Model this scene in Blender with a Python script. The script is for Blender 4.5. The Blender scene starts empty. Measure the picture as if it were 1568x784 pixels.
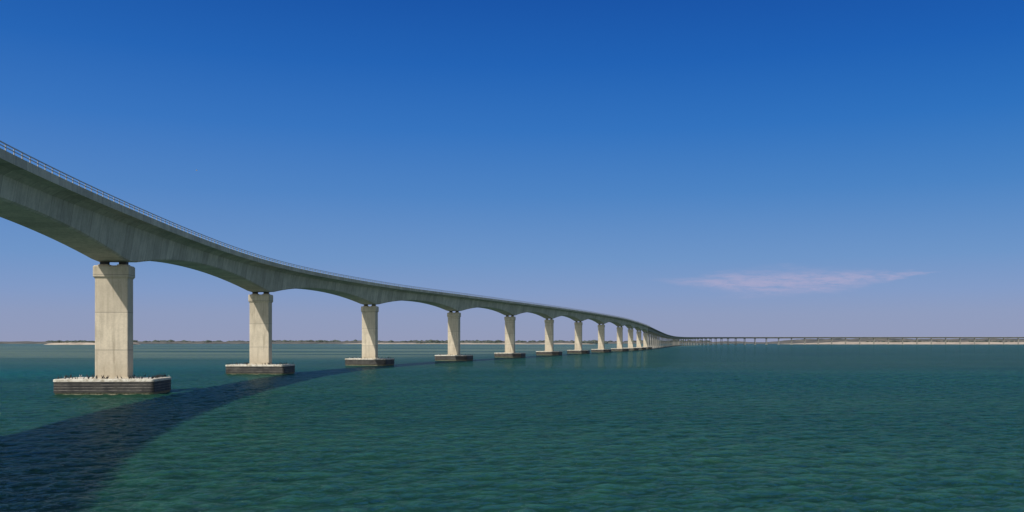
import bpy, bmesh, math, random
import numpy as np
from mathutils import Vector, noise
random.seed(4)
S=bpy.context.scene
COL=S.collection
R=math.radians
# ------------------------------------------------------------------ helpers
def link(o,parent=None):
    COL.objects.link(o)
    if parent: o.parent=parent
    return o
def mesh_obj(name,bm,mats,parent=None,smooth=False):
    me=bpy.data.meshes.new(name); bm.to_mesh(me); bm.free()
    for m in mats: me.materials.append(m)
    if smooth:
        for p in me.polygons: p.use_smooth=True
    return link(bpy.data.objects.new(name,me),parent)
class NT:
    def __init__(s,tree): s.t=tree; s.n=tree.nodes; s.l=tree.links
    def new(s,typ,**k):
        nd=s.n.new(typ)
        for a,b in k.items(): setattr(nd,a,b)
        return nd
    def put(s,sock,v):
        if isinstance(v,bpy.types.NodeSocket): s.l.new(v,sock)
        elif isinstance(v,bpy.types.Node): s.l.new(v.outputs[0],sock)
        else: sock.default_value=v
    def math(s,op,a,b=0.0,c=0.0,clamp=False):
        m=s.new('ShaderNodeMath',operation=op,use_clamp=clamp)
        s.put(m.inputs[0],a); s.put(m.inputs[1],b); s.put(m.inputs[2],c)
        return m.outputs[0]
    def mr(s,v,a,b,c=0.0,d=1.0,typ='SMOOTHSTEP'):
        m=s.new('ShaderNodeMapRange',interpolation_type=typ)
        s.put(m.inputs[0],v); 
        for i,x in enumerate((a,b,c,d)): s.put(m.inputs[i+1],x)
        return m.outputs[0]
    def mix(s,f,a,b,bt='MIX'):
        m=s.new('ShaderNodeMix',data_type='RGBA',blend_type=bt)
        s.put(m.inputs[0],f); s.put(m.inputs[6],a); s.put(m.inputs[7],b)
        return m.outputs[2]
    def noise(s,vec,scale,detail=4,rough=.55,sc=None,rot=0):
        if sc is not None:
            mp=s.new('ShaderNodeMapping'); s.put(mp.inputs[0],vec); mp.inputs['Scale'].default_value=sc; mp.inputs['Rotation'].default_value=(0,0,rot); vec=mp.outputs[0]
        n=s.new('ShaderNodeTexNoise'); s.put(n.inputs['Vector'],vec)
        n.inputs['Scale'].default_value=scale; n.inputs['Detail'].default_value=detail; n.inputs['Roughness'].default_value=rough
        return n.outputs['Fac']
def mat(name):
    m=bpy.data.materials.new(name); m.use_nodes=True
    m.node_tree.nodes.clear(); t=NT(m.node_tree)
    out=t.new('ShaderNodeOutputMaterial')
    return m,t,out
def principled(t,out,col,rough=.8,bump=None,bs=.3,bd=.05,spec=.3):
    p=t.new('ShaderNodeBsdfPrincipled'); t.put(p.inputs['Base Color'],col); t.put(p.inputs['Roughness'],rough)
    p.inputs['Specular IOR Level'].default_value=spec
    if bump is not None:
        b=t.new('ShaderNodeBump'); b.inputs['Strength'].default_value=bs; b.inputs['Distance'].default_value=bd
        t.put(b.inputs['Height'],bump); t.l.new(b.outputs[0],p.inputs['Normal'])
    t.l.new(p.outputs[0],out.inputs[0]); return p
# ------------------------------------------------------------------ materials
def concrete(name,base,dark,joint_mode):
    m,t,out=mat(name)
    pos=t.new('ShaderNodeNewGeometry').outputs['Position']
    n1=t.noise(pos,.35,5,.6); n2=t.noise(pos,3.0,5,.6); st=t.noise(pos,1.0,4,.6,(1.3,1.3,.07))
    f=t.math('ADD',t.math('MULTIPLY',n1,.45),t.math('MULTIPLY',st,.55))
    f=t.mr(f,.36,.62)
    c=t.mix(f,(*dark,1),(*base,1))
    c=t.mix(.35,c,t.mix(t.mr(n2,.3,.7),(*[x*.75 for x in base],1),(*[min(1,x*1.1) for x in base],1)))
    if joint_mode=='girder':
        uv=t.new('ShaderNodeUVMap').outputs[0]
        sp=t.new('ShaderNodeSeparateXYZ'); t.put(sp.inputs[0],uv)
        fr=t.math('FRACT',t.math('DIVIDE',sp.outputs[0],4.2))
        j=t.math('GREATER_THAN',fr,.965)
        seg=t.math('FLOOR',t.math('DIVIDE',sp.outputs[0],4.2))
        wn=t.new('ShaderNodeTexWhiteNoise',noise_dimensions='1D'); t.put(wn.inputs['W'],seg)
        c=t.mix(t.math('MULTIPLY',wn.outputs[0],.38),c,(*[x*.5 for x in dark],1))
        c=t.mix(t.math('MULTIPLY',j,.5),c,(.12,.12,.11,1))
        h=t.math('SUBTRACT',n2,j)
    else:
        sp=t.new('ShaderNodeSeparateXYZ'); t.put(sp.inputs[0],pos)
        zz=t.math('DIVIDE',t.math('SUBTRACT',sp.outputs[2],1.2),7.1)
        j=t.math('GREATER_THAN',t.math('FRACT',zz),.98)
        wn=t.new('ShaderNodeTexWhiteNoise',noise_dimensions='1D'); t.put(wn.inputs['W'],t.math('FLOOR',zz))
        c=t.mix(t.math('MULTIPLY',wn.outputs[0],.45),c,(*dark,1))
        sk=t.noise(pos,1.0,5,.65,(.9,.9,.12)); c=t.mix(t.mr(sk,.5,.72,0,.55),c,(.25,.21,.15,1))
        c=t.mix(t.math('MULTIPLY',t.mr(sp.outputs[2],7,2.5),.3),c,(.22,.19,.13,1))
        c=t.mix(t.math('MULTIPLY',j,.55),c,(.15,.14,.12,1))
        h=t.math('SUBTRACT',n2,j)
    principled(t,out,c,.85,h,.25,.05); return m
M_gird=concrete('girder_concrete',(.57,.53,.43),(.33,.31,.255),'girder')
M_pier=concrete('pier_concrete',(.63,.545,.42),(.40,.345,.265),'pier')
# trestle far concrete
m,t,out=mat('weathered_concrete'); pos=t.new('ShaderNodeNewGeometry').outputs['Position']
principled(t,out,t.mix(t.noise(pos,.05,4),(.16,.15,.14,1),(.34,.32,.28,1)),.9); M_far=m
# guano covered footing top
m,t,out=mat('guano_stained_concrete'); pos=t.new('ShaderNodeNewGeometry').outputs['Position']
n=t.noise(pos,1.2,6,.7); c=t.mix(t.mr(n,.38,.6),(.36,.32,.25,1),(.66,.62,.54,1))
principled(t,out,c,.9,n,.4,.05); M_guano=m
m,t,out=mat('fender_timber'); pos=t.new('ShaderNodeNewGeometry').outputs['Position']
n=t.noise(pos,.5,4,.5); c=t.mix(t.mr(n,.35,.7),(.022,.022,.023,1),(.06,.056,.05,1))
principled(t,out,c,.6,n,.2,.04); M_fend=m
m,t,out=mat('fender_edge_strip'); pos=t.new('ShaderNodeNewGeometry').outputs['Position']
n=t.noise(pos,.8,4,.55); principled(t,out,t.mix(t.mr(n,.35,.65),(.14,.13,.115,1),(.38,.35,.31,1)),.8); M_strip=m
m,t,out=mat('barnacle_band'); pos=t.new('ShaderNodeNewGeometry').outputs['Position']
n=t.noise(pos,3,5,.7); principled(t,out,t.mix(t.mr(n,.3,.7),(.12,.10,.06,1),(.34,.30,.21,1)),.9,n,.6,.06); M_barn=m
m,t,out=mat('bearing_steel'); principled(t,out,(.03,.03,.03,1),.6); M_bear=m
m,t,out=mat('galvanised_rail'); pos=t.new('ShaderNodeNewGeometry').outputs['Position']
p=principled(t,out,t.mix(t.noise(pos,.8),(.33,.34,.34,1),(.45,.46,.46,1)),.5); p.inputs['Metallic'].default_value=.3; M_rail=m
m,t,out=mat('asphalt'); pos=t.new('ShaderNodeNewGeometry').outputs['Position']
principled(t,out,t.mix(t.noise(pos,2),(.04,.04,.042,1),(.07,.07,.07,1)),.9); M_asph=m
m,t,out=mat('cormorant_feathers'); pos=t.new('ShaderNodeNewGeometry').outputs['Position']
principled(t,out,t.mix(t.noise(pos,8),(.008,.008,.009,1),(.03,.028,.026,1)),.6); M_blk=m
m,t,out=mat('gull_feathers'); pos=t.new('ShaderNodeNewGeometry').outputs['Position']
principled(t,out,t.mix(t.noise(pos,6),(.7,.7,.68,1),(.4,.41,.43,1)),.7); M_wht=m
# sand / scrub
m,t,out=mat('sand'); pos=t.new('ShaderNodeNewGeometry').outputs['Position']
n=t.noise(pos,.02,6,.6,(1,1,4)); principled(t,out,t.mix(t.mr(n,.35,.65),(.29,.24,.19,1),(.45,.38,.30,1)),.95); M_sand=m
m,t,out=mat('marsh_grass'); pos=t.new('ShaderNodeNewGeometry').outputs['Position']
n=t.noise(pos,.015,6,.6); principled(t,out,t.mix(t.mr(n,.35,.65),(.055,.06,.06,1),(.15,.135,.11,1)),.95); M_marsh=m
m,t,out=mat('scrub_foliage'); pos=t.new('ShaderNodeNewGeometry').outputs['Position']
n=t.noise(pos,.1,4,.6); principled(t,out,t.mix(t.mr(n,.35,.65),(.04,.055,.055,1),(.085,.10,.08,1)),.95); M_scrub=m
# ---- water
m,t,out=mat('sea_water')
pos=t.new('ShaderNodeNewGeometry').outputs['Position']
sp=t.new('ShaderNodeSeparateXYZ'); t.put(sp.inputs[0],pos); X,Y=sp.outputs[0],sp.outputs[1]
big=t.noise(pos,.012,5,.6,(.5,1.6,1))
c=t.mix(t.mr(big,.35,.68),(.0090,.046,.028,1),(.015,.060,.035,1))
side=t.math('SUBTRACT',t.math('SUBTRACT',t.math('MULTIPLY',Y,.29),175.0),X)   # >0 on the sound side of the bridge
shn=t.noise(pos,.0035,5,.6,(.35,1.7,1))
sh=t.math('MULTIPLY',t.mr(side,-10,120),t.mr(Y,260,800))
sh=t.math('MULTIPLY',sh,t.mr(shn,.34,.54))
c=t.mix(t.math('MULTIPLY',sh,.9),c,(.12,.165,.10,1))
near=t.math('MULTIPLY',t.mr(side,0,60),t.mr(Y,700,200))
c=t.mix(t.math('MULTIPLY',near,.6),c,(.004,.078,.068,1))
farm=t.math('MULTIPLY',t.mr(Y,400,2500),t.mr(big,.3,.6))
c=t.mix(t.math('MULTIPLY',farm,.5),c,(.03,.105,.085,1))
w1=t.noise(pos,.30,3,.6,(.8,1.35,1),.25); w2=t.noise(pos,1.1,5,.70,(.8,1.3,1),-.2)
dist_f=t.mr(Y,220,430)                      # open water beyond the modelled chop
h=t.math('ADD',t.math('MULTIPLY',t.math('MULTIPLY',w1,1.2),t.math('ADD',dist_f,.15)),t.math('MULTIPLY',w2,.62))
b=t.new('ShaderNodeBump'); b.inputs['Strength'].default_value=1.0; b.inputs['Distance'].default_value=1.0; t.put(b.inputs['Height'],h)
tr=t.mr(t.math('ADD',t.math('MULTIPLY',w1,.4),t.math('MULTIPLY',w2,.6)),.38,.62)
c=t.mix(1.0,c,t.mix(tr,(.66,.70,.74,1),(1.32,1.26,1.2,1)),'MULTIPLY')  # ripple light and dark painted into the colour from the bump noise
# translucent light of crests painted into the colour by wave height, troughs darkened
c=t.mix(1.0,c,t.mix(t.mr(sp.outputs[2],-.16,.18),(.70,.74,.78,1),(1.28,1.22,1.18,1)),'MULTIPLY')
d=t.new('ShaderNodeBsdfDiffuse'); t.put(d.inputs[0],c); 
b2=t.new('ShaderNodeBump'); b2.inputs['Strength'].default_value=.7; b2.inputs['Distance'].default_value=.7; t.put(b2.inputs['Height'],h)
t.l.new(b2.outputs[0],d.inputs['Normal'])
g=t.new('ShaderNodeBsdfGlossy'); g.inputs['Roughness'].default_value=.06; g.inputs[0].default_value=(.62,.80,.84,1); t.l.new(b.outputs[0],g.inputs['Normal'])
fr=t.new('ShaderNodeFresnel'); fr.inputs[0].default_value=1.33; t.l.new(b.outputs[0],fr.inputs['Normal'])
fac=t.math('MINIMUM',t.math('MULTIPLY',fr.outputs[0],1.0),.42)
mx=t.new('ShaderNodeMixShader'); t.put(mx.inputs[0],fac); t.l.new(d.outputs[0],mx.inputs[1]); t.l.new(g.outputs[0],mx.inputs[2]); t.l.new(mx.outputs[0],out.inputs[0])
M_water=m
# ------------------------------------------------------------------ bridge path
H=9.7
main=[(-30,-35,34.6),(-62,68,34.3),(-75.7,174,34.2),(-77.2,281,34.3),(-60,386,34.8),(-31,489,35.5),(-1.3,592,36.2),(28.3,695,36.8),(58,798,37.1),
      (88,901,36.9),(118.6,1006,36.2),(144,1110,35.3),(169,1217,34.2),(193,1322,32.9)]
far=[(193,1322,32.9),(231,1500,30.6),(274,1700,28.2),(337,2000,26.3),(425,2400,25.6),(540,2850,26.6),(697,3250,28.6),(903,3520,30.2),(1215,3650,31.2),(1628,3700,31.6),(2220,3720,31.7),(3400,3720,31.7)]
def cat(P,t):
    n=len(P)-1; i=min(max(int(math.floor(t)),0),n-1); f=t-i
    def g(k):
        if k<0: return Vector(P[0])*2-Vector(P[1])
        if k>n: return Vector(P[n])*2-Vector(P[n-1])
        return Vector(P[k])
    a,b_,c_,d_=g(i-1),g(i),g(i+1),g(i+2)
    return .5*((2*b_)+(c_-a)*f+(2*a-5*b_+4*c_-d_)*f*f+(3*b_-a-3*c_+d_)*f**3)
def tan(P,t):
    e=.02; v=cat(P,t+e)-cat(P,t-e); v.z=0; return v.normalized()
RT=1.55     # rail top above road level
def stations_main():
    out=[];s=0;prev=None;n=len(main)-1;N=28
    for k in range(n*N+1):
        t_=k/N; p=cat(main,t_)
        tt=Vector(tan(main,min(max(t_,.03),n-.03)))
        if prev is not None: s+=(p-prev).length
        prev=p
        f=t_-math.floor(t_); u=abs(2*f-1); u=min(1.0,u/.965)
        depth=4.2+3.5*u**2.1
        out.append((p-Vector((0,0,RT)),tt,depth,s,t_))
    return out
SM=stations_main()
def stations_far():
    out=[];s=0;prev=None;n=len(far)-1
    dense=[]
    for k in range(n*60+1): dense.append((k/60,cat(far,k/60)))
    L=[0]
    for a,b_ in zip(dense,dense[1:]): L.append(L[-1]+(b_[1]-a[1]).length)
    step=12.0; x=0;j=0
    while x<L[-1]-1:
        while L[j+1]<x: j+=1
        f=(x-L[j])/(L[j+1]-L[j]); t_=dense[j][0]*(1-f)+dense[j+1][0]*f
        out.append((cat(far,t_)-Vector((0,0,RT)),tan(far,min(max(t_,.03),n-.03)),4.6,x,t_)); x+=step
    return out
SF=stations_far()
def sweep(stns,prof,name,mats,parent,closed=True,midx=None):
    bm=bmesh.new(); uvl=bm.loops.layers.uv.new('UVMap'); rows=[];us=[]
    for (p,tt,dep,s,t_) in stns:
        r=Vector((tt.y,-tt.x,0)); pr=prof(dep)
        rows.append([bm.verts.new(p+r*a+Vector((0,0,z))) for a,z in pr]); us.append(s)
    n=len(rows[0])
    for k in range(len(rows)-1):
        for i in range(n if closed else n-1):
            j=(i+1)%n
            f=bm.faces.new((rows[k][i],rows[k][j],rows[k+1][j],rows[k+1][i]))
            if midx: f.material_index=midx[i]
            for lp,u in zip(f.loops,(us[k],us[k],us[k+1],us[k+1])): lp[uvl].uv=(u,i)
    if closed:
        bm.faces.new(rows[0]); bm.faces.new(rows[-1][::-1])
    bmesh.ops.recalc_face_normals(bm,faces=bm.faces)
    return mesh_obj(name,bm,mats,parent)
bridge=bpy.data.objects.new('concrete_box_girder_bridge',None); link(bridge)
W=6.9
def gprof(dep):
    bh=4.1-.16*(dep-1.1)
    return [(-W,0),(-W,-.32),(-5.2,-.5),(-4.1,-1.15),(-bh-.05,-dep+.25),(-bh+.3,-dep),(bh-.3,-dep),(bh+.05,-dep+.25),(4.1,-1.15),(5.2,-.5),(W,-.32),(W,0)]
sweep(SM,gprof,'main_girder',[M_gird,M_asph],bridge,midx=[0]*11+[1])
def fprof(dep):
    return [(-W,0),(-W,-.35),(-4.6,-.6),(-4.3,-dep),(4.3,-dep),(4.6,-.6),(W,-.35),(W,0)]
sweep(SF,fprof,'approach_girder',[M_far,M_asph],bridge,midx=[0]*7+[1])
for sgn,nm in ((1,'right'),(-1,'left')):
    def par(dep,sgn=sgn):
        return [(sgn*(W+.06),-.45),(sgn*(W+.06),.78),(sgn*(W-.22),.82),(sgn*(W-.45),.004),(sgn*(W-.05),.003),(sgn*(W+.003),-.45)]
    sweep(SM,par,'parapet_'+nm,[M_gird],bridge)
    sweep(SF,par,'approach_parapet_'+nm,[M_far],bridge)
# railing (2 tubes + posts)
def box(bm,c,ax,hx,hy,hz,mi=0):
    ay=Vector((-ax.y,ax.x,0)); v=[]
    for z in (-hz,hz):
        for a,b_ in ((-1,-1),(1,-1),(1,1),(-1,1)):
            v.append(bm.verts.new(c+ax*a*hx+ay*b_*hy+Vector((0,0,z))))
    for f in ((0,3,2,1),(4,5,6,7),(0,1,5,4),(1,2,6,5),(2,3,7,6),(3,0,4,7)):
        fc=bm.faces.new([v[i] for i in f]); fc.material_index=mi
for sgn,nm in ((1,'right'),(-1,'left')):
    for zz,hh in ((1.66,.07),(1.25,.05)):
        def rp(dep,sgn=sgn,zz=zz,hh=hh): return [(sgn*(W-.02),zz-hh),(sgn*(W-.02),zz+hh),(sgn*(W-.14),zz+hh),(sgn*(W-.14),zz-hh)]
        sweep(SM,rp,'rail_tube_'+nm,[M_rail],bridge)
    bm=bmesh.new(); nxt=0
    for a,b_ in zip(SM,SM[1:]):
        while nxt<b_[3]:
            f=(nxt-a[3])/max(1e-6,b_[3]-a[3]); p=a[0].lerp(b_[0],f); tt=a[1].lerp(b_[1],f).normalized()
            r=Vector((tt.y,-tt.x,0)); box(bm,p+r*sgn*(W-.08)+Vector((0,0,1.2)),tt,.10,.05,.42); nxt+=2.6
    mesh_obj('rail_posts_'+nm,bm,[M_rail],bridge)
# ------------------------------------------------------------------ piers
def rr(hx,hy,r,seg=4):
    pts=[]
    for cx,cy,a0 in ((hx-r,hy-r,0),(-hx+r,hy-r,90),(-hx+r,-hy+r,180),(hx-r,-hy+r,270)):
        for k in range(seg+1):
            a=R(a0+90*k/seg); pts.append((cx+r*math.cos(a),cy+r*math.sin(a)))
    return pts
def stack(bm,c,ax,levels,r,seg=4):
    ay=Vector((-ax.y,ax.x,0)); rows=[]
    for z,hx,hy,mi in levels:
        rows.append([bm.verts.new(Vector((c.x,c.y,z))+ax*a+ay*b_) for a,b_ in rr(hx,hy,r,seg)])
    n=len(rows[0])
    for k in range(len(rows)-1):
        for i in range(n):
            j=(i+1)%n; f=bm.faces.new((rows[k][i],rows[k][j],rows[k+1][j],rows[k+1][i])); f.material_index=levels[k][3]
    f=bm.faces.new(rows[-1]); f.material_index=levels[-1][3]
    f=bm.faces.new(rows[0][::-1]); f.material_index=levels[0][3]
piers=[]
for i,P in enumerate(main):
    p=Vector(P); tt=tan(main,min(max(i,.03),len(main)-1.03)); ax=Vector((tt.y,-tt.x,0))  # across bridge
    sof=p.z-RT-7.7
    top=sof-.75
    bm=bmesh.new()
    cw,cl=3.05,1.55
    stack(bm,p,ax,[(2.2,cw,cl,0),(top-2.5,cw,cl,0),(top-2.1,cw+.28,cl+.28,0),(top-.25,cw+.28,cl+.28,0),(top,cw+.1,cl+.1,0)],.18,2)
    stack(bm,p,ax,[(2.7,cw+.5,cl+.5,0),(3.05,cw+.5,cl+.5,0),(3.15,cw+.35,cl+.35,0)],.2,2)
    for sx in (-1,1):
        q=p+ax*sx*1.75; box(bm,Vector((q.x,q.y,top+.12)),ax,.95,.85,.13,0)
        box(bm,Vector((q.x,q.y,top+.50)),ax,.7,.6,.26,1)
    mesh_obj('pier_column',bm,[M_pier,M_bear],bridge)
    bm=bmesh.new(); fx,fy=9.1,5.6
    lv=[(-2,fx-.2,fy-.2,2),(.12,fx-.2,fy-.2,2),(.28,fx-.1,fy-.1,2)]
    z=.42
    for k in range(4):
        lv+= [(z,fx,fy,1),(z+.40,fx,fy,3),(z+.46,fx-.10,fy-.10,1),(z+.49,fx-.10,fy-.10,1)]; z+=.50
    lv+= [(z,fx+.05,fy+.05,0),(z+.40,fx+.05,fy+.05,0),(z+.46,fx-.1,fy-.1,0)]
    stack(bm,p,ax,lv,.7,5)
    mesh_obj('pier_footing_fender',bm,[M_guano,M_fend,M_barn,M_strip],bridge)
    ay=Vector((-ax.y,ax.x,0))
    piers.append((p,ax,ay,z+.46,fx-.3,fy-.3,cw,cl))
bm=bmesh.new()
for k in range(4,len(SF),5 ):
    p,tt,dep,s,_=SF[k]; ax=Vector((tt.y,-tt.x,0)); top=p.z-dep
    box(bm,Vector((p.x,p.y,top-.8)),ax,4.2,1.0,.78)
    for sx in (-1,1):
        q=p+ax*sx*2.6; box(bm,Vector((q.x,q.y,(top-1.6)/2)),ax,.8,.8,(top-1.6)/2)
    box(bm,Vector((p.x,p.y,.7)),ax,4.6,2.0,1.0)
mesh_obj('approach_bents',bm,[M_far],bridge)
# ------------------------------------------------------------------ birds
def blob(bm,c,rad,rot,mi):
    r=bmesh.ops.create_icosphere(bm,subdivisions=1,radius=1)
    from mathutils import Euler
    Mx=Euler(rot).to_matrix()
    for v in r['verts']: v.co=Vector(c)+Mx@Vector((v.co.x*rad[0],v.co.y*rad[1],v.co.z*rad[2]))
    for f in {f for v in r['verts'] for f in v.link_faces}: f.material_index=mi
def bird(bm,o,yaw,sc,mi,upright=True):
    d=Vector((math.cos(yaw),math.sin(yaw),0)); up=Vector((0,0,1))
    def P(a,z): return o+d*a*sc+up*z*sc
    tilt=-R(50) if upright else -R(15)
    rot=(0,tilt,yaw)
    blob(bm,P(0,.36),(.27*sc,.13*sc,.14*sc),rot,mi)          # body
    blob(bm,P(-.2,.14 if upright else .3),(.17*sc,.06*sc,.04*sc),rot,mi)        # tail
    blob(bm,P(.16,.62),(.06*sc,.05*sc,.16*sc),(0,R(8),yaw),mi)   # neck
    blob(bm,P(.19,.78),(.08*sc,.055*sc,.055*sc),(0,0,yaw),mi)    # head
    blob(bm,P(.31,.78),(.09*sc,.018*sc,.018*sc),(0,0,yaw),mi)    # bill
    for sgn in (-1,1):
        s_=Vector((-d.y,d.x,0))*sgn*.06*sc; blob(bm,P(0,.1)+s_,(.02*sc,.02*sc,.12*sc),(0,0,0),mi) # legs
bmc=bmesh.new(); bmg=bmesh.new()
for idx in (2,3,4,5):
    p,ax,ay,zt,fx,fy,cw,cl=piers[idx]
    n={2:85,3:65,4:45,5:30}[idx]
    for _ in range(n):
        e=random.random()
        if e<.7: a=random.uniform(-fx,fx); b_=random.choice((-1,-1,1))*(fy-random.uniform(0,.8))
        else: a=random.choice((-1,1))*(fx-random.uniform(0,1)); b_=random.uniform(-fy,fy)
        o=p+ax*a+ay*b_; o.z=zt
        if random.random()<.88: bird(bmc,o,random.uniform(0,6.28),random.uniform(.65,.9),0)
        else: bird(bmg,o,random.uniform(0,6.28),random.uniform(.5,.65),0,False)
mesh_obj('cormorant_flock',bmc,[M_blk],None,True)
mesh_obj('gull_flock',bmg,[M_wht],None,True)
def flyer(name,x,y,z,yaw,m_):
    bm=bmesh.new(); blob(bm,(0,0,0),(.3,.1,.1),(0,0,0),0); blob(bm,(.3,0,.03),(.1,.06,.06),(0,0,0),0); blob(bm,(-.33,0,0),(.14,.09,.02),(0,0,0),0)
    for s_ in (-1,1):
        v=[bm.verts.new(q) for q in ((.14,s_*.06,.04),(-.12,s_*.06,.04),(-.1,s_*.4,.24),(-.2,s_*.78,.14),(.02,s_*.5,.25),(.16,s_*.35,.22))]
        bm.faces.new(v)
    ob=mesh_obj(name,bm,[m_]); ob.location=(x,y,z); ob.rotation_euler=(0,0,yaw)
flyer('flying_gull',-483/1400*330,330,H+263/1400*330,.5,M_wht)
flyer('flying_gull',-329/1400*330,330,H+90/1400*330,2.2,M_blk)
# ------------------------------------------------------------------ sea (one sheet: wind chop where it can be seen, flat to the horizon)
def grade(lo,hi,step,lo_far,hi_far,g=1.35):
    c=list(np.arange(lo,hi+1e-6,step)); s=step; x=c[-1]; out=[]
    while x<hi_far: s*=g; x+=s; out.append(x)
    s=step; x=c[0]; pre=[]
    while x>lo_far: s*=g; x-=s; pre.append(x)
    return np.array(pre[::-1]+c+out)
xs=grade(-200,270,.40,-70000,70000); ys=grade(40,400,.36,-3000,80000)
GX,GY=np.meshgrid(xs.astype(np.float32),ys.astype(np.float32))
rng=np.random.default_rng(11)
Z=np.zeros_like(GX); base=R(-68)
for k in range(52):
    lam=1.05*(6.5/1.05)**rng.random()
    th=base+rng.normal(0,.75); kx,ky=math.cos(th)*2*math.pi/lam,math.sin(th)*2*math.pi/lam
    a=.0078*lam**.62*(.5+.9*rng.random()); ph=rng.random()*6.283
    q1,q2,q3,q4=rng.uniform(.02,.07,4)
    arg=kx*GX+ky*GY+ph+1.6*np.sin(GX*q1+GY*q2+k*1.7)+1.6*np.sin(GY*q3-GX*q4+k*2.3)
    sN=np.sin(arg); Z+=a*(sN+.3*(sN*sN-.5))
gp=.8+.25*np.sin(GX*.021+1.3*np.sin(GY*.017))*np.sin(GY*.029+.7)
def fade(v,a,b): 
    t=np.clip((v-a)/(b-a),0,1); return t*t*(3-2*t)
mask=(1-fade(GY,240,398))*fade(GY,40,46)*fade(GX,-199,-180)*(1-fade(GX,235,269))
Z*=gp*mask
ny,nx=GX.shape
co=np.stack([GX,GY,Z],-1).reshape(-1,3).astype(np.float32)
idx=np.arange(nx*ny).reshape(ny,nx)
q=np.stack([idx[:-1,:-1],idx[:-1,1:],idx[1:,1:],idx[1:,:-1]],-1).reshape(-1,4).astype(np.int32)
me=bpy.data.meshes.new('sea'); me.vertices.add(len(co)); me.vertices.foreach_set('co',co.ravel())
me.loops.add(q.size); me.loops.foreach_set('vertex_index',q.ravel())
me.polygons.add(len(q)); me.polygons.foreach_set('loop_start',np.arange(0,q.size,4,dtype=np.int32))
me.polygons.foreach_set('use_smooth',np.ones(len(q),dtype=bool))
me.update(calc_edges=True); me.materials.append(M_water)
link(bpy.data.objects.new('sea',me))
print('sea quads',len(q),'rms',Z[mask>.9].std())
# ------------------------------------------------------------------ land
def land(name,x0,x1,y0,y1,hm,m_,nx=160,ny=10,seed=0,prof=1.0,rough=.5):
    bm=bmesh.new(); rows=[]
    for j in range(ny+1):
        row=[]
        for i in range(nx+1):
            u=i/nx; v=j/ny; x=x0+(x1-x0)*u
            wob=noise.noise(Vector((u*nx*.06+seed,3,0)))*(y1-y0)*.12
            y=y0+(y1-y0)*v+wob
            e=min(1,min(u,1-u)*14)*min(1,v*5)*min(1,(1-v)*3)
            nn=noise.fractal(Vector((x*.006+seed,y*.004,seed)),.9,2.1,5)
            z=-1.2+ (hm*(1-rough)+hm*rough*(nn+.6)+1.2)*e**prof
            row.append(bm.verts.new((x,y,z)))
        rows.append(row)
    for j in range(ny):
        for i in range(nx): bm.faces.new((rows[j][i],rows[j][i+1],rows[j+1][i+1],rows[j+1][i]))
    return mesh_obj(name,bm,[m_],None,True)
land('sandy_island',1350,5200,4150,5000,11,M_sand,260,10,3,1,.3)
land('marsh_island',1500,5600,5050,6200,32,M_marsh,300,8,7,1,.35)
land('marsh_shore',-9000,2600,6400,8500,17,M_marsh,500,8,11,1,.6)
land('marsh_shore',-5200,-500,5600,6200,8,M_marsh,400,8,41,1,.5)
land('sandy_spit',-1000,120,4900,5500,5,M_sand,200,6,17,1,.9)
land('sandy_spit',-300,420,4300,4900,5,M_sand,160,6,23,1,.9)
land('bluff_island',-1800,-1540,3500,3800,11,M_sand,90,10,29,.3,.3)
def scrub(name,n,fn):
    bm=bmesh.new()
    for _ in range(n):
        x,y,z,s_=fn()
        r=bmesh.ops.create_icosphere(bm,subdivisions=1,radius=1); ph=random.random()*50
        for v in r['verts']:
            k=1+.5*noise.noise(v.co*1.7+Vector((ph,0,0))); v.co=Vector((x,y,z))+Vector((v.co.x*s_*1.8*k,v.co.y*s_*1.3,v.co.z*s_*.8*k))
    return mesh_obj(name,bm,[M_scrub])
def f1(): 
    x=random.uniform(1900,4300); return x,random.uniform(4750,5400),random.uniform(9,17),random.uniform(3,9)*(.5+abs(noise.noise(Vector((x*.004,0,0)))))
scrub('coastal_scrub',700,f1)
def f2(): return random.uniform(-1780,-1555),random.uniform(3540,3720),random.uniform(9,13),random.uniform(2,4.5)
scrub('coastal_scrub',220,f2)
cl=[(-3300,200),(-2700,150),(-2200,200),(-1800,60),(-1500,80),(-1100,60),(-650,180),(-300,160),(200,120),(700,200),(1300,200)]
def f3():
    c,s_=random.choice(cl); return random.gauss(c,s_),6800+random.random()*600,random.uniform(10,16),random.uniform(6,17)
scrub('distant_tree_line',420,f3)
def f4(): return random.uniform(-550,-60),5250+random.random()*100,6,random.uniform(3,8)
scrub('coastal_scrub',110,f4)
def f5(): return random.uniform(330,490),4750+random.random()*100,7,random.uniform(4,8)
scrub('coastal_scrub',50,f5)
# ------------------------------------------------------------------ light
Sv=Vector((-.40,-.555,.735)).normalized()
sun=bpy.data.lights.new('sun','SUN'); sun.energy=4.2; sun.angle=R(.7); sun.color=(1,.95,.86)
so=link(bpy.data.objects.new('sun',sun)); so.rotation_euler=Sv.to_track_quat('Z','Y').to_euler()
w=bpy.data.worlds.new('World'); S.world=w; w.use_nodes=True; w.node_tree.nodes.clear(); t=NT(w.node_tree)
sky=t.new('ShaderNodeTexSky',sky_type='NISHITA'); sky.sun_disc=False; sky.sun_elevation=math.asin(Sv.z); sky.sun_rotation=math.atan2(Sv.x,Sv.y)
sky.air_density=1.0; sky.dust_density=1.5; sky.ozone_density=1.5
d=t.new('ShaderNodeTexCoord').outputs['Generated']; sp=t.new('ShaderNodeSeparateXYZ'); t.put(sp.inputs[0],d)
def lin(c): return tuple(((x/255)/12.92 if x/255<.04045 else ((x/255+.055)/1.055)**2.4) for x in c)+(1,)
rmp=t.new('ShaderNodeValToRGB'); t.put(rmp.inputs[0],t.math('MULTIPLY',sp.outputs[2],2.0))
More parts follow.
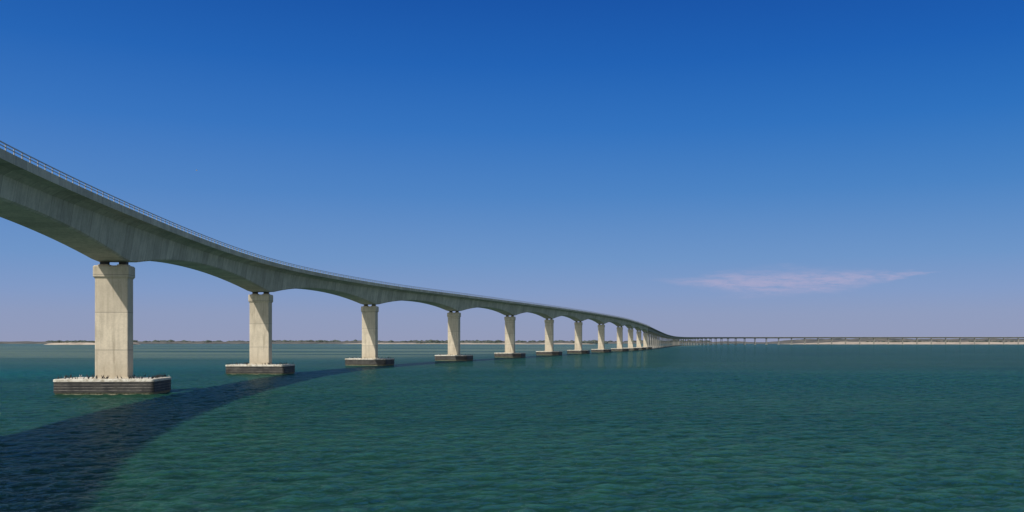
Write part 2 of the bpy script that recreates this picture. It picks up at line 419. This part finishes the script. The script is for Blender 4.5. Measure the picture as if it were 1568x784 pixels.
stops=[(0,(148,156,187)),(.03,(140,155,192)),(.053,(127,153,199)),(.088,(107,147,200)),(.158,(74,129,196)),(.225,(46,112,191)),(.29,(24,95,181)),(.35,(12,81,168)),(.5,(10,62,140))]
el=rmp.color_ramp.elements
el[0].position=0; el[0].color=lin(stops[0][1]); el[1].position=1.0; el[1].color=lin(stops[-1][1])
for z_,c_ in stops[1:-1]:
    e=el.new(z_*2); e.color=lin(c_)
side=t.mr(sp.outputs[0],-.55,.6,0,1,'LINEAR')
hi=t.mr(sp.outputs[2],0.05,.35)
tint=t.mix(side,(1.5,1.12,1.02,1),(.30,.92,.97,1))
grad=t.mix(t.math('MULTIPLY',hi,1.0),rmp.outputs[0],t.mix(1.0,rmp.outputs[0],tint,'MULTIPLY'))
nsk=t.mix(1.0,sky.outputs[0],(.12,.115,.108,1),'MULTIPLY')
# deep polarised blue opposite the sun, brighter physical sky towards the sides and the sun
colr=t.mix(t.mr(sp.outputs[1],.25,.76,.0,.96),nsk,grad)
# wisp of cirrus
yy=t.math('MAXIMUM',sp.outputs[1],.01); u=t.math('DIVIDE',sp.outputs[0],yy); v=t.math('DIVIDE',sp.outputs[2],yy)
cm=t.new('ShaderNodeCombineXYZ'); t.put(cm.inputs[0],u); t.put(cm.inputs[1],v)
du=t.math('SUBTRACT',u,.255)
cen=t.math('ADD',.0655,t.math('MULTIPLY',t.math('MULTIPLY',du,du),.27))
n1=t.noise(cm.outputs[0],14,5,.65,(1,7,1)); n2=t.noise(cm.outputs[0],30,6,.75,(1,6,1),.12)
off=t.math('MULTIPLY',t.math('SUBTRACT',n1,.5),.02)
th=t.math('MULTIPLY',t.mr(u,.14,.27),t.mr(u,.475,.30)); th=t.math('ADD',t.math('MULTIPLY',th,.0135),.0014)
dist=t.math('DIVIDE',t.math('ABSOLUTE',t.math('ADD',t.math('SUBTRACT',v,cen),off)),th)
ma=t.mr(dist,1.35,.0); ma=t.math('MULTIPLY',ma,t.mr(n2,.3,.62,.12,1)); ma=t.math('MULTIPLY',ma,t.math('MULTIPLY',t.mr(u,.14,.24),t.mr(u,.485,.42)))
ma=t.math('MULTIPLY',ma,t.math('GREATER_THAN',sp.outputs[1],.05))
colr=t.mix(t.math('MULTIPLY',ma,.66),colr,lin((178,172,203)))
bg=t.new('ShaderNodeBackground'); t.put(bg.inputs[0],colr); bg.inputs[1].default_value=1.0
wo=t.new('ShaderNodeOutputWorld'); t.l.new(bg.outputs[0],wo.inputs[0])
# ------------------------------------------------------------------ camera
cam=bpy.data.cameras.new('camera'); cam.sensor_width=36; cam.lens=36*1400/1568; cam.shift_y=(524-392)/1568
cam.clip_start=.5; cam.clip_end=120000
co=link(bpy.data.objects.new('camera',cam)); co.location=(0,0,H); co.rotation_euler=(R(90),0,0)
S.camera=co
S.view_settings.view_transform='Standard'; S.view_settings.look='None'; S.view_settings.exposure=0
